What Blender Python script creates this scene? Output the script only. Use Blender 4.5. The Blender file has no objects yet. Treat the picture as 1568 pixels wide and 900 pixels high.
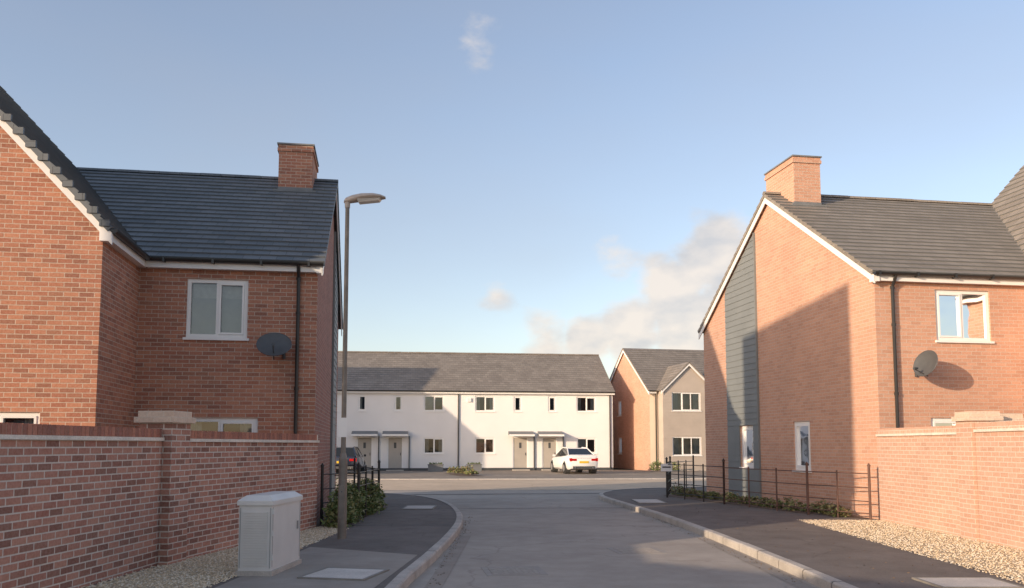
import bpy, bmesh, math, random
from mathutils import Vector, Matrix
random.seed(4)
R = math.radians
scene = bpy.context.scene

# ------------------------------------------------------------------ materials
def new_mat(name):
    m = bpy.data.materials.new(name); m.use_nodes = True
    nt = m.node_tree; b = nt.nodes["Principled BSDF"]
    return m, nt, b
def N(nt, t, **kw):
    n = nt.nodes.new(t)
    for k, v in kw.items():
        if k in n.inputs: n.inputs[k].default_value = v
        else: setattr(n, k, v)
    return n
def rgba(c): return (c[0], c[1], c[2], 1.0)
def mixc(nt, f, a, b, mode='MIX'):
    n = nt.nodes.new('ShaderNodeMix'); n.data_type = 'RGBA'; n.blend_type = mode
    if isinstance(f, (int, float)): n.inputs[0].default_value = f
    else: nt.links.new(f, n.inputs[0])
    for s, i in ((a, 6), (b, 7)):
        if isinstance(s, tuple): n.inputs[i].default_value = rgba(s)
        else: nt.links.new(s, n.inputs[i])
    return n.outputs[2]
def ramp(nt, fac, p0, p1, c0=(0,0,0), c1=(1,1,1)):
    r = nt.nodes.new('ShaderNodeValToRGB')
    r.color_ramp.elements[0].position = p0; r.color_ramp.elements[1].position = p1
    r.color_ramp.elements[0].color = rgba(c0); r.color_ramp.elements[1].color = rgba(c1)
    nt.links.new(fac, r.inputs[0]); return r.outputs[0]
def noise(nt, coord, scale, detail=4, rough=.55):
    n = nt.nodes.new('ShaderNodeTexNoise'); n.inputs['Scale'].default_value = scale
    n.inputs['Detail'].default_value = detail; n.inputs['Roughness'].default_value = rough
    nt.links.new(coord, n.inputs['Vector']); return n.outputs['Fac']
def bump(nt, b, h, s, d):
    bn = nt.nodes.new('ShaderNodeBump'); bn.inputs['Strength'].default_value = s; bn.inputs['Distance'].default_value = d
    nt.links.new(h, bn.inputs['Height']); nt.links.new(bn.outputs[0], b.inputs['Normal'])

def plain(name, c, rough=.6, var=.15, scale=3.0, metal=0.0, bs=0.0, spec=.5, fine=None):
    m, nt, b = new_mat(name)
    tc = N(nt, 'ShaderNodeTexCoord').outputs['Object']
    f = noise(nt, tc, scale, 5)
    f = ramp(nt, f, .3, .7)
    a = tuple(x*(1-var) for x in c); d = tuple(min(1, x*(1+var)) for x in c)
    col = mixc(nt, f, a, d)
    if fine:
        g = ramp(nt, noise(nt, tc, fine, 2), .35, .65)
        col = mixc(nt, g, mixc(nt, .18, col, (0,0,0)), col)
    nt.links.new(col, b.inputs['Base Color'])
    b.inputs['Roughness'].default_value = rough; b.inputs['Metallic'].default_value = metal
    b.inputs['Specular IOR Level'].default_value = spec
    if bs: bump(nt, b, noise(nt, tc, fine or scale*10, 3), bs, .01)
    return m

def brick(name, c1, c2, mortar, w=.225, h=.075, ms=.0065, soil=.16, dark=(.16,.08,.06), darkamt=.35):
    m, nt, b = new_mat(name)
    uv = N(nt, 'ShaderNodeTexCoord').outputs['UV']
    oc = N(nt, 'ShaderNodeTexCoord').outputs['Object']
    br = N(nt, 'ShaderNodeTexBrick')
    br.offset = .5
    br.inputs['Scale'].default_value = 1; br.inputs['Brick Width'].default_value = w
    br.inputs['Row Height'].default_value = h; br.inputs['Mortar Size'].default_value = ms
    br.inputs['Mortar Smooth'].default_value = .2; br.inputs['Bias'].default_value = -.1
    br.inputs['Color1'].default_value = rgba(c1); br.inputs['Color2'].default_value = rgba(c2)
    br.inputs['Mortar'].default_value = rgba(mortar)
    nt.links.new(uv, br.inputs['Vector'])
    br2 = N(nt, 'ShaderNodeTexBrick'); br2.offset = .5
    br2.inputs['Scale'].default_value = 1; br2.inputs['Brick Width'].default_value = w
    br2.inputs['Row Height'].default_value = h; br2.inputs['Mortar Size'].default_value = 0
    br2.inputs['Color1'].default_value = (0,0,0,1); br2.inputs['Color2'].default_value = (1,1,1,1)
    mp = N(nt, 'ShaderNodeMapping'); mp.inputs['Location'].default_value = (w*14, h*22, 0)
    nt.links.new(uv, mp.inputs['Vector']); nt.links.new(mp.outputs[0], br2.inputs['Vector'])
    dk = ramp(nt, br2.outputs['Color'], .62, .8)
    mul = N(nt, 'ShaderNodeMath', operation='MULTIPLY'); mul.inputs[1].default_value = darkamt
    nt.links.new(dk, mul.inputs[0])
    inv = N(nt, 'ShaderNodeMath', operation='SUBTRACT'); inv.inputs[0].default_value = 1
    nt.links.new(br.outputs['Fac'], inv.inputs[1])
    mm = N(nt, 'ShaderNodeMath', operation='MULTIPLY')
    nt.links.new(mul.outputs[0], mm.inputs[0]); nt.links.new(inv.outputs[0], mm.inputs[1])
    col = mixc(nt, mm.outputs[0], br.outputs['Color'], dark)
    n1 = ramp(nt, noise(nt, oc, .7, 4), .35, .7)
    col = mixc(nt, n1, mixc(nt, soil, col, (.1,.07,.06)), col)
    n2 = ramp(nt, noise(nt, oc, 35, 3), .3, .7)
    col = mixc(nt, n2, mixc(nt, .14, col, (0,0,0)), mixc(nt, .05, col, (1,1,1)))
    n3 = ramp(nt, noise(nt, oc, 1.6, 6, .7), .62, .82)
    k3 = N(nt, 'ShaderNodeMath', operation='MULTIPLY'); k3.inputs[1].default_value = .22; nt.links.new(n3, k3.inputs[0])
    col = mixc(nt, k3.outputs[0], col, (.5,.42,.36))
    nt.links.new(col, b.inputs['Base Color']); b.inputs['Roughness'].default_value = .9
    b.inputs['Specular IOR Level'].default_value = .2
    bump(nt, b, inv.outputs[0], .6, .008)
    return m

def tiles(name, c1, c2, w=.3, h=.3):
    m, nt, b = new_mat(name)
    uv = N(nt, 'ShaderNodeTexCoord').outputs['UV']; oc = N(nt, 'ShaderNodeTexCoord').outputs['Object']
    br = N(nt, 'ShaderNodeTexBrick'); br.offset = .5
    br.inputs['Scale'].default_value = 1; br.inputs['Brick Width'].default_value = w
    br.inputs['Row Height'].default_value = h; br.inputs['Mortar Size'].default_value = .004
    br.inputs['Color1'].default_value = rgba(c1); br.inputs['Color2'].default_value = rgba(c2)
    br.inputs['Mortar'].default_value = rgba(tuple(x*.35 for x in c1))
    nt.links.new(uv, br.inputs['Vector'])
    n1 = ramp(nt, noise(nt, oc, .9, 5), .35, .7)
    col = mixc(nt, n1, mixc(nt, .2, br.outputs['Color'], (0,0,0)), br.outputs['Color'])
    n2 = ramp(nt, noise(nt, oc, 30, 3), .5, .75)
    f = N(nt, 'ShaderNodeMath', operation='MULTIPLY'); f.inputs[1].default_value = .15
    nt.links.new(n2, f.inputs[0])
    col = mixc(nt, f.outputs[0], col, (.3,.28,.24))
    nt.links.new(col, b.inputs['Base Color']); b.inputs['Roughness'].default_value = .6
    b.inputs['Specular IOR Level'].default_value = .4
    bump(nt, b, noise(nt, oc, 20, 3), .15, .01)
    return m

def asphalt(name, c, patch=.2, speck=.5, tint=(1,.96,.90)):
    m, nt, b = new_mat(name)
    oc = N(nt, 'ShaderNodeTexCoord').outputs['Object']
    n1 = ramp(nt, noise(nt, oc, .35, 6, .6), .35, .68)
    n2 = ramp(nt, noise(nt, oc, 2.2, 6, .65), .3, .72)
    n3 = ramp(nt, noise(nt, oc, 70, 2), .4, .68)
    cc = tuple(c[i]*tint[i] for i in range(3))
    col = mixc(nt, n1, tuple(x*(1-patch) for x in cc), tuple(x*(1+patch) for x in cc))
    col = mixc(nt, n2, mixc(nt, .16, col, (0,0,0)), mixc(nt, .04, col, (1,1,1)))
    k = N(nt, 'ShaderNodeMath', operation='MULTIPLY'); k.inputs[1].default_value = speck*.25
    nt.links.new(n3, k.inputs[0]); col = mixc(nt, k.outputs[0], col, (.6,.54,.47))
    v = N(nt, 'ShaderNodeTexVoronoi'); v.feature = 'DISTANCE_TO_EDGE'; v.inputs['Scale'].default_value = .22
    nz = N(nt, 'ShaderNodeTexNoise'); nz.inputs['Scale'].default_value = 1.5; nz.inputs['Detail'].default_value = 6
    nt.links.new(oc, nz.inputs['Vector'])
    ad = N(nt, 'ShaderNodeVectorMath', operation='ADD'); nt.links.new(oc, ad.inputs[0]); nt.links.new(nz.outputs['Color'], ad.inputs[1])
    nt.links.new(ad.outputs[0], v.inputs['Vector'])
    cr = ramp(nt, v.outputs['Distance'], .0, .007, (.35,.35,.35), (0,0,0))
    col = mixc(nt, cr, col, tuple(x*.4 for x in cc))
    nt.links.new(col, b.inputs['Base Color']); b.inputs['Roughness'].default_value = .88
    b.inputs['Specular IOR Level'].default_value = .3
    bump(nt, b, noise(nt, oc, 90, 3), .35, .008)
    return m

def gravelmat(name):
    m, nt, b = new_mat(name)
    oc = N(nt, 'ShaderNodeTexCoord').outputs['Object']
    v = N(nt, 'ShaderNodeTexVoronoi'); v.inputs['Scale'].default_value = 38; nt.links.new(oc, v.inputs['Vector'])
    sep = N(nt, 'ShaderNodeSeparateColor'); nt.links.new(v.outputs['Color'], sep.inputs[0])
    col = mixc(nt, sep.outputs[0], (.56,.42,.26), (.84,.71,.50))
    e = ramp(nt, v.outputs['Distance'], .25, .75, (1,1,1), (.5,.5,.5))
    col = mixc(nt, 1.0, col, e, 'MULTIPLY')
    nt.links.new(col, b.inputs['Base Color']); b.inputs['Roughness'].default_value = .9
    bump(nt, b, v.outputs['Distance'], .8, -.02)
    return m

def glassmat():
    m = bpy.data.materials.new('window_glass'); m.use_nodes = True; nt = m.node_tree; nt.nodes.clear()
    o = N(nt, 'ShaderNodeOutputMaterial'); mx = N(nt, 'ShaderNodeMixShader')
    t = N(nt, 'ShaderNodeBsdfTransparent'); t.inputs[0].default_value = (.75,.8,.8,1)
    g = N(nt, 'ShaderNodeBsdfGlossy'); g.inputs['Roughness'].default_value = .03; g.inputs[0].default_value = (.95,.97,1,1)
    fr = N(nt, 'ShaderNodeFresnel'); fr.inputs[0].default_value = 1.9
    oc = N(nt, 'ShaderNodeTexCoord').outputs['Object']
    bn = N(nt, 'ShaderNodeBump'); bn.inputs['Strength'].default_value = .08; bn.inputs['Distance'].default_value = .05
    nt.links.new(noise(nt, oc, 2.0, 1), bn.inputs['Height']); nt.links.new(bn.outputs[0], g.inputs['Normal'])
    nt.links.new(fr.outputs[0], mx.inputs[0]); nt.links.new(t.outputs[0], mx.inputs[1]); nt.links.new(g.outputs[0], mx.inputs[2])
    nt.links.new(mx.outputs[0], o.inputs[0]); return m

def leafmat(name, a, c):
    m, nt, b = new_mat(name)
    gi = N(nt, 'ShaderNodeTexCoord').outputs['Object']
    f = ramp(nt, noise(nt, gi, 9, 4), .3, .7)
    col = mixc(nt, f, a, c); nt.links.new(col, b.inputs['Base Color']); b.inputs['Roughness'].default_value = .6
    return m

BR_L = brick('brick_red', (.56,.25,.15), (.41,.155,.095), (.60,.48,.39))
BR_LD = brick('brick_red_shaded', (.42,.19,.14), (.34,.14,.105), (.46,.37,.32))  # darker copy of the red brick, gable shade put into the colour
BR_R = brick('brick_orange', (.68,.38,.26), (.59,.31,.205), (.64,.51,.41), darkamt=.08)
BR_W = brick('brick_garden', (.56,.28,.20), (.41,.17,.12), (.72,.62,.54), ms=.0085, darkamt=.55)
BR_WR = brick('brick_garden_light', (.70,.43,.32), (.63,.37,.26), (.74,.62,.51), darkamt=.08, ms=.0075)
BR_S = brick('brick_on_edge', (.54,.22,.14), (.36,.14,.10), (.62,.50,.42), w=.075, h=.5, ms=.006)
BR_T = brick('brick_sunlit_cap', (.80,.62,.48), (.73,.54,.41), (.78,.66,.54), darkamt=.04)  # pale tan stands in for sunlight on the pier caps
CREAM = plain('cream_render', (.76,.63,.49), .9, .06, 1.2)
TILE = tiles('roof_slate', (.130,.152,.170), (.19,.205,.220))
TILE_B = tiles('roof_tile_brown', (.255,.225,.19), (.32,.285,.245))
TILE_F = tiles('roof_tile_grey', (.235,.205,.178), (.30,.265,.23))
WHITE = plain('white_upvc', (.82,.81,.79), .4, .04, 2)
RENDER = plain('white_render', (.80,.785,.77), .9, .035, .6)
BLACK = plain('black_pvc', (.025,.025,.026), .35, .2, 4)
IRON = plain('black_iron', (.022,.020,.020), .45, .3, 9)
RUST = plain('rusty_iron', (.12,.065,.05), .7, .3, 9)
LEAD = plain('lead', (.18,.19,.20), .6, .2, 4)
CLAD = plain('slate_grey_cladding', (.20,.215,.215), .6, .08, 1.5)
TAUPE = plain('taupe_cladding', (.46,.40,.345), .7, .06, 1.5)
DOOR = plain('taupe_door', (.42,.385,.34), .5, .05, 2)
DGREY = plain('dark_grey', (.07,.075,.08), .5, .1, 2)
CANOPY = plain('canopy_grey', (.16,.17,.18), .6, .1, 2)
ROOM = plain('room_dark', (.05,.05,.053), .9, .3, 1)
CURT = plain('curtain', (.60,.58,.55), .9, .1, 14)
CURTG = plain('blind_grey', (.36,.37,.38), .9, .1, 3)
GLASS = glassmat()
CONC = plain('kerb_concrete', (.50,.46,.41), .9, .18, 2.5, bs=.3, fine=60)
CREASE = plain('tile_creasing', (.80,.72,.63), .9, .12, 5, bs=.3, fine=60)
SLAB = plain('concrete_slab', (.62,.58,.53), .9, .12, 3, bs=.2, fine=60)
GRASSG = plain('ground_soil_grass', (.07,.075,.04), .95, .4, .6)
SOIL = plain('soil', (.15,.105,.075), .95, .3, 4, bs=.5, fine=40)
ROAD = asphalt('road_asphalt', (.39,.36,.33), .13, .6)
PAVE = asphalt('pavement_tarmac', (.155,.138,.13), .18, .35)
TANRD = asphalt('tan_road', (.60,.49,.37), .10, .3)
PARK = asphalt('parking_tarmac', (.27,.235,.20), .15, .3)
GRAV = gravelmat('gravel_mat')
CABM = plain('cabinet_paint', (.64,.63,.60), .45, .06, 3)
LAMPM = plain('galvanised_steel', (.20,.175,.15), .5, .2, 6, metal=.2)
LAMPH = plain('lamp_head_grey', (.46,.40,.35), .45, .08, 6)
LENS = plain('lamp_lens', (.5,.48,.44), .15, .05, 6)
DISH = plain('dish_mesh', (.085,.09,.095), .5, .1, 8)

# ------------------------------------------------------------------ mesh helper
class M:
    def __init__(s): s.v=[]; s.f=[]; s.m=[]; s.uv=[]; s.mats=[]
    def mi(s, mat):
        if mat not in s.mats: s.mats.append(mat)
        return s.mats.index(mat)
    def poly(s, pts, mat, uv=None):
        pts = [Vector(p) for p in pts]
        i = len(s.v); s.v += pts; s.f.append(list(range(i, i+len(pts)))); s.m.append(s.mi(mat))
        if uv is None:
            n = Vector((0,0,0))
            for k in range(len(pts)):
                a=pts[k]; b=pts[(k+1)%len(pts)]; n += a.cross(b)
            if n.length < 1e-12: n = Vector((0,0,1))
            n.normalize()
            if abs(n.z) > .97: uv = [(p.x, p.y) for p in pts]
            else:
                if n.x+n.y*.01 < 0: n = -n
                t = Vector((0,0,1)).cross(n).normalized(); w = n.cross(t)
                if w.z < 0: w = -w
                uv = [(p.dot(t), p.dot(w)) for p in pts]
        s.uv.append(uv)
    def box(s, x0,x1,y0,y1,z0,z1, mat, top=None):
        c = lambda x,y,z:(x,y,z)
        s.poly([c(x0,y0,z0),c(x1,y0,z0),c(x1,y0,z1),c(x0,y0,z1)],mat)
        s.poly([c(x1,y1,z0),c(x0,y1,z0),c(x0,y1,z1),c(x1,y1,z1)],mat)
        s.poly([c(x0,y1,z0),c(x0,y0,z0),c(x0,y0,z1),c(x0,y1,z1)],mat)
        s.poly([c(x1,y0,z0),c(x1,y1,z0),c(x1,y1,z1),c(x1,y0,z1)],mat)
        s.poly([c(x0,y0,z1),c(x1,y0,z1),c(x1,y1,z1),c(x0,y1,z1)],top or mat)
        s.poly([c(x0,y1,z0),c(x1,y1,z0),c(x1,y0,z0),c(x0,y0,z0)],mat)
    def hexa(s, b, t, mat):
        s.poly(b[::-1], mat); s.poly(t, mat)
        for k in range(4):
            j=(k+1)%4; s.poly([b[k],b[j],t[j],t[k]], mat)
    def cyl(s, p0, p1, r0, r1, mat, n=12, caps=True):
        p0=Vector(p0); p1=Vector(p1); d=(p1-p0).normalized()
        a = d.orthogonal().normalized(); b = d.cross(a)
        A=[p0+(a*math.cos(2*math.pi*k/n)+b*math.sin(2*math.pi*k/n))*r0 for k in range(n)]
        B=[p1+(a*math.cos(2*math.pi*k/n)+b*math.sin(2*math.pi*k/n))*r1 for k in range(n)]
        for k in range(n):
            j=(k+1)%n; s.poly([A[k],A[j],B[j],B[k]],mat)
        if caps: s.poly(A[::-1],mat); s.poly(B,mat)
    def loft(s, rings, mat, caps=True):
        for r0,r1 in zip(rings[:-1],rings[1:]):
            n=len(r0)
            for k in range(n):
                j=(k+1)%n; s.poly([r0[k],r0[j],r1[j],r1[k]],mat)
        if caps: s.poly(rings[0][::-1],mat); s.poly(rings[-1],mat)
    def build(s, name, parent=None, loc=(0,0,0), rot=0, smooth=False, weld=False, bevel=0):
        me = bpy.data.meshes.new(name); me.from_pydata([tuple(p) for p in s.v], [], s.f)
        for mt in s.mats: me.materials.append(mt)
        for i,p in enumerate(me.polygons): p.material_index = s.m[i]
        uvl = me.uv_layers.new(name='UVMap'); k=0
        for f in s.uv:
            for c in f: uvl.data[k].uv = c; k+=1
        me.update(); o = bpy.data.objects.new(name, me); scene.collection.objects.link(o)
        if parent: o.parent = parent
        o.location = loc; o.rotation_euler = (0,0,rot)
        if weld or smooth:
            bm = bmesh.new(); bm.from_mesh(me); bmesh.ops.remove_doubles(bm, verts=bm.verts, dist=.0005)
            bmesh.ops.recalc_face_normals(bm, faces=bm.faces); bm.to_mesh(me); bm.free()
        if smooth:
            for p in me.polygons: p.use_smooth = True
            me.set_sharp_from_angle(angle=R(38))
        if bevel:
            b=o.modifiers.new('bevel','BEVEL'); b.width=bevel; b.segments=2; b.limit_method='ANGLE'
        return o
def empty(name, loc=(0,0,0), rot=0):
    o = bpy.data.objects.new(name, None); scene.collection.objects.link(o); o.location=loc; o.rotation_euler=(0,0,rot); return o

def fbox(m, f, u0,u1,d0,d1,z0,z1, mat):
    b=[f(u0,d0,z0),f(u1,d0,z0),f(u1,d1,z0),f(u0,d1,z0)]; t=[f(u0,d0,z1),f(u1,d0,z1),f(u1,d1,z1),f(u0,d1,z1)]
    m.hexa(b,t,mat)
def wall(m, f, u0,u1,z0,z1, ops, mat, reveal=.1):
    us=sorted({u0,u1,*[o[0] for o in ops],*[o[1] for o in ops]}); zs=sorted({z0,z1,*[o[2] for o in ops],*[o[3] for o in ops]})
    for a,b in zip(us[:-1],us[1:]):
        for c,d in zip(zs[:-1],zs[1:]):
            um=(a+b)/2; zm=(c+d)/2
            if any(o[0]<um<o[1] and o[2]<zm<o[3] for o in ops): continue
            m.poly([f(a,0,c),f(b,0,c),f(b,0,d),f(a,0,d)],mat)
    for o in ops:
        a,b,c,d=o[:4]
        m.poly([f(a,0,c),f(a,-reveal,c),f(a,-reveal,d),f(a,0,d)],mat); m.poly([f(b,0,c),f(b,-reveal,c),f(b,-reveal,d),f(b,0,d)],mat)
        m.poly([f(a,0,c),f(b,0,c),f(b,-reveal,c),f(a,-reveal,c)],mat); m.poly([f(a,0,d),f(b,0,d),f(b,-reveal,d),f(a,-reveal,d)],mat)
def window(m, f, a,b,c,d, panes=2, curtain='curt', fw=.055, sill=True, sash=True):
    D0,D1=-.095,-.035
    fbox(m,f,a,b,D0,D1,c,c+fw,WHITE); fbox(m,f,a,b,D0,D1,d-fw,d,WHITE)
    fbox(m,f,a,a+fw,D0,D1,c+fw,d-fw,WHITE); fbox(m,f,b-fw,b,D0,D1,c+fw,d-fw,WHITE)
    ia,ib,ic,id_=a+fw,b-fw,c+fw,d-fw
    for k in range(1,panes):
        x=ia+(ib-ia)*k/panes; fbox(m,f,x-.025,x+.025,D0,D1-.003,ic,id_,WHITE)
    if sash:
        x0=ia+.002 if panes==1 else ia+(ib-ia)/panes+.026; x1=ib-.002; s=.035
        fbox(m,f,x0,x1,-.09,-.02,ic+.002,ic+s,WHITE); fbox(m,f,x0,x1,-.09,-.02,id_-s,id_-.002,WHITE)
        fbox(m,f,x0,x0+s,-.088,-.022,ic+s,id_-s,WHITE); fbox(m,f,x1-s,x1,-.088,-.022,ic+s,id_-s,WHITE)
    m.poly([f(ia,-.07,ic),f(ib,-.07,ic),f(ib,-.07,id_),f(ia,-.07,id_)],GLASS)
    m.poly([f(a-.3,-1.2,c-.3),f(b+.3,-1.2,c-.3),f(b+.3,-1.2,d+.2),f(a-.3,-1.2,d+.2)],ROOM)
    w=ib-ia
    if curtain=='curt':
        for x0,x1 in ((ia,ia+w*.22),(ib-w*.22,ib)):
            n=8
            for k in range(n):
                p=x0+(x1-x0)*k/n; q=x0+(x1-x0)*(k+1)/n; e=.03*(k%2); g=.03*((k+1)%2)
                m.poly([f(p,-.2-e,ic),f(q,-.2-g,ic),f(q,-.2-g,id_),f(p,-.2-e,id_)],CURT)
    elif curtain=='blind':
        m.poly([f(ia,-.16,ic+.0),f(ib,-.16,ic+.0),f(ib,-.16,ic+(id_-ic)*.72),f(ia,-.16,ic+(id_-ic)*.72)],CURTG)
        m.poly([f(ia,-.2,ic+(id_-ic)*.6),f(ib,-.2,ic+(id_-ic)*.6),f(ib,-.2,id_),f(ia,-.2,id_)],CURT)
    elif curtain=='half':
        m.poly([f(ia,-.18,ic),f(ia+w*.45,-.18,ic),f(ia+w*.45,-.18,id_),f(ia,-.18,id_)],CURT)
    elif curtain=='slats':
        k=ic
        while k<id_:
            m.poly([f(ia,-.13,k),f(ib,-.13,k),f(ib,-.16,k+.03),f(ia,-.16,k+.03)],CURTG); k+=.04
    if sill: fbox(m,f,a-.04,b+.04,-.03,.045,c-.045,c-.002,WHITE)

def slope(m, A,B,C,D, mat, course=.25, lift=.03, thick=.07, under=None):
    A,B,C,D=[Vector(p) for p in (A,B,C,D)]
    n=(B-A).cross(D-A).normalized()
    if n.z<0: n=-n
    rise=D.z-A.z; Ls=rise/max(1e-4,math.sqrt(1-n.z**2)); k=max(1,round(Ls/course))
    udir=(B-A).normalized()
    for i in range(k):
        t0=i/k; t1=(i+1)/k
        l0=A.lerp(D,t0)+n*lift; r0=B.lerp(C,t0)+n*lift; l1=A.lerp(D,t1); r1=B.lerp(C,t1)
        u=lambda p:p.dot(udir)
        m.poly([l0,r0,r1,l1],mat,[(u(l0),i*.3+.01),(u(r0),i*.3+.01),(u(r1),i*.3+.29),(u(l1),i*.3+.29)])
        m.poly([A.lerp(D,t0),B.lerp(C,t0),r0,l0],CANOPY)
        m.poly([A.lerp(D,t0),l0,l1],mat,[(0,.15)]*3); m.poly([B.lerp(C,t0),r0,r1],mat,[(0,.15)]*3)
    a,b,c,d=[p-n*thick for p in (A,B,C,D)]
    um=under or mat
    m.poly([a,b,c,d],um); m.poly([A,B,b,a],um); m.poly([B,C,c,b],um); m.poly([C,D,d,c],um); m.poly([D,A,a,d],um)
def beam(m, p0, p1, w, h, side, mat):
    p0=Vector(p0);p1=Vector(p1);s=Vector(side)*w;dn=Vector((0,0,-h))
    m.hexa([p0+dn,p1+dn,p1+dn+s,p0+dn+s],[p0,p1,p1+s,p0+s],mat)
def halfround(m, p0,p1,r,mat,up=False,n=8):
    p0=Vector(p0);p1=Vector(p1);d=(p1-p0).normalized();h=Vector((0,0,1)).cross(d).normalized();s=1 if up else -1
    A=[h*math.cos(math.pi*k/n)*r+Vector((0,0,s*math.sin(math.pi*k/n)*r)) for k in range(n+1)]
    for k in range(n): m.poly([p0+A[k],p0+A[k+1],p1+A[k+1],p1+A[k]],mat)
    m.poly([p0+a for a in A],mat); m.poly([p1+a for a in A],mat)
def ridge(m,p0,p1,r,mat):
    p0=Vector(p0);p1=Vector(p1);L=(p1-p0).length;n=max(1,int(L/.45))
    for i in range(n):
        a=p0.lerp(p1,i/n);b=p0.lerp(p1,(i+1)/n-.008/max(L,.1)); dz=Vector((0,0,random.uniform(-.004,.004)))
        halfround(m,a+dz,b+dz,r,mat,True)

# ------------------------------------------------------------------ the two near brick houses (mirror images)
def near_house(loc, rot, sx, aw, D, zF, zE, zR, ar, bmat, gmat, tile, up_ops, lo_ops, wing_ops, gab_ops, chim, pipe_a, curt):
    root = empty('shadow_house', (loc[0],loc[1],0), rot)
    W=M(); RF=M(); WN=M(); T=M()
    P=lambda a,b,z:(sx*a,b,z)
    fr=lambda u,d,z:P(u,-d,z)
    fw=lambda u,d,z:P(u,-2.08-d,z)
    fg=lambda u,d,z:P(d,u,z)
    fs=lambda u,d,z:P(-aw+d,u,z)
    h=D/2; m=(zR-zE)/(h+.15); ae=-(aw-.15); k=1.07; at=ae-(zR-zE)/k; zr=zE+k*(ae-ar)
    wall(W,fr,-aw,0,0,zE,up_ops+lo_ops,bmat)
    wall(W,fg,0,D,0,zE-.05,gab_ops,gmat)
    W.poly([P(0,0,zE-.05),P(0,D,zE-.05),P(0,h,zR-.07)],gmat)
    wall(W,fs,-2.08,0,0,zE,[],bmat)
    aL=2*ar+aw
    wall(W,fw,aL,-aw,0,zE-.05,wing_ops,bmat)
    W.poly([P(aL,-2.08,zE-.05),P(-aw,-2.08,zE-.05),P(ar,-2.08,zr-.12)],bmat)
    yb=h+.1
    W.poly([P(aL,yb,0),P(at,yb,0),P(at,yb,zE),P(aL,yb,zE)],bmat); W.poly([P(aL,yb,zE),P(at-2,yb,zE),P(at,yb,zR-.3),P(ar,yb,zr-.12)],bmat)
    W.poly([P(aL,-2.08,0),P(aL,yb,0),P(aL,yb,zE),P(aL,-2.08,zE)],bmat)
    W.poly([P(at,yb,0),P(at,D,0),P(at,D,zE),P(at,yb,zE)],bmat); W.poly([P(at,D,0),P(0,D,0),P(0,D,zE),P(at,D,zE)],bmat)
    W.poly([P(at,0,zE-.05),P(at,D,zE-.05),P(at,h,zR-.07)],bmat)
    for o,c in zip(up_ops+lo_ops,curt): window(WN,fr,*o,curtain=c,fw=.07)
    for o in wing_ops: window(WN,fw,*o)
    for o in gab_ops: window(WN,fg,*o,panes=1,curtain='slats',fw=.08)
    v=.13
    slope(RF,P(ae,-.15,zE),P(v,-.15,zE),P(v,h,zR),P(at,h,zR),tile)
    slope(RF,P(at,D+.15,zE),P(v,D+.15,zE),P(v,h,zR),P(at,h,zR),tile)
    slope(RF,P(ae,-2.22,zE),P(ae,-.15,zE),P(at,h,zR),P(at,-2.22,zR),tile)
    slope(RF,P(at,-2.22,zR),P(at,yb,zR),P(ar,yb,zr),P(ar,-2.22,zr),tile)
    slope(RF,P(2*ar-ae,-2.22,zE),P(2*ar-ae,yb,zE),P(ar,yb,zr),P(ar,-2.22,zr),tile)
    ridge(RF,P(at,h,zR-.01),P(v+.01,h,zR-.01),.075,tile)
    ridge(RF,P(ar,-2.25,zr-.01),P(ar,yb,zr-.01),.09,tile)
    RF.cyl(P(ae,-.13,zE-.01),P(at,h,zR-.01),.03,.03,LEAD,6)
    for (q0,q1) in ((P(.10,-.16,zE-.075),P(.10,h,zR-.075)),(P(.10,D+.16,zE-.075),P(.10,h,zR-.075))):
        beam(T,q0,q1,.022,.17,(-sx,0,0),WHITE)
    beam(T,P(ae+.02,-2.195,zE-.08),P(ar,-2.195,zr-.08),.024,.18,(0,1,0),WHITE)
    beam(T,P(2*ar-ae,-2.195,zE-.08),P(ar,-2.195,zr-.08),.024,.18,(0,1,0),WHITE)
    L=(Vector(P(ae,0,zE))-Vector(P(ar,0,zr))).length; n=int(L/.27)
    for i in range(n):
        p=Vector(P(ae,-2.23,zE)).lerp(Vector(P(ar,-2.23,zr)),(i+.5)/n)
        T.box(p.x-.075,p.x+.075,-2.24,-2.19,p.z-.075,p.z+.03,tile)
    fbox(T,fr,ae-.02,.1,.11,.135,zF,zE-.06,WHITE); fbox(T,fr,ae,.08,.0,.11,zF+.01,zF+.03,WHITE)
    fbox(T,fs,-2.17,.0-.15,.11,.135,zF,zE-.06,WHITE); fbox(T,fs,-2.15,-.0,.0,.11,zF+.01,zF+.03,WHITE)
    T.hexa([P(-aw-.02,-2.2,zF-.02),P(-aw+.16,-2.2,zF-.02),P(-aw+.16,-2.1,zF-.02),P(-aw-.02,-2.1,zF-.02)],
           [P(-aw-.02,-2.2,zE+.02),P(-aw+.16,-2.2,zE-.06),P(-aw+.16,-2.1,zE-.06),P(-aw-.02,-2.1,zE+.02)],WHITE)
    T.hexa([P(-.02,-.16,zF-.02),P(.105,-.16,zF-.02),P(.105,.0,zF-.02),P(-.02,.0,zF-.02)],
           [P(-.02,-.16,zE-.07),P(.105,-.16,zE-.07),P(.105,.0,zE+.02),P(-.02,.0,zE+.02)],WHITE)
    halfround(T,P(ae,-.2,zE-.02),P(.12,-.2,zE-.02),.058,BLACK)
    halfround(T,P(ae+.05,-2.22,zE-.02),P(ae+.05,-.2,zE-.02),.058,BLACK)
    x=ae+.3
    while x<0: fbox(T,fr,x,x+.04,.13,.262,zE-.09,zE-.0,BLACK); x+=.85
    T.cyl(P(pipe_a,-.2,zE-.06),P(pipe_a,-.06,zF-.12),.034,.034,BLACK,10); T.cyl(P(pipe_a,-.06,zF-.1),P(pipe_a,-.06,.1),.034,.034,BLACK,10)
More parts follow.
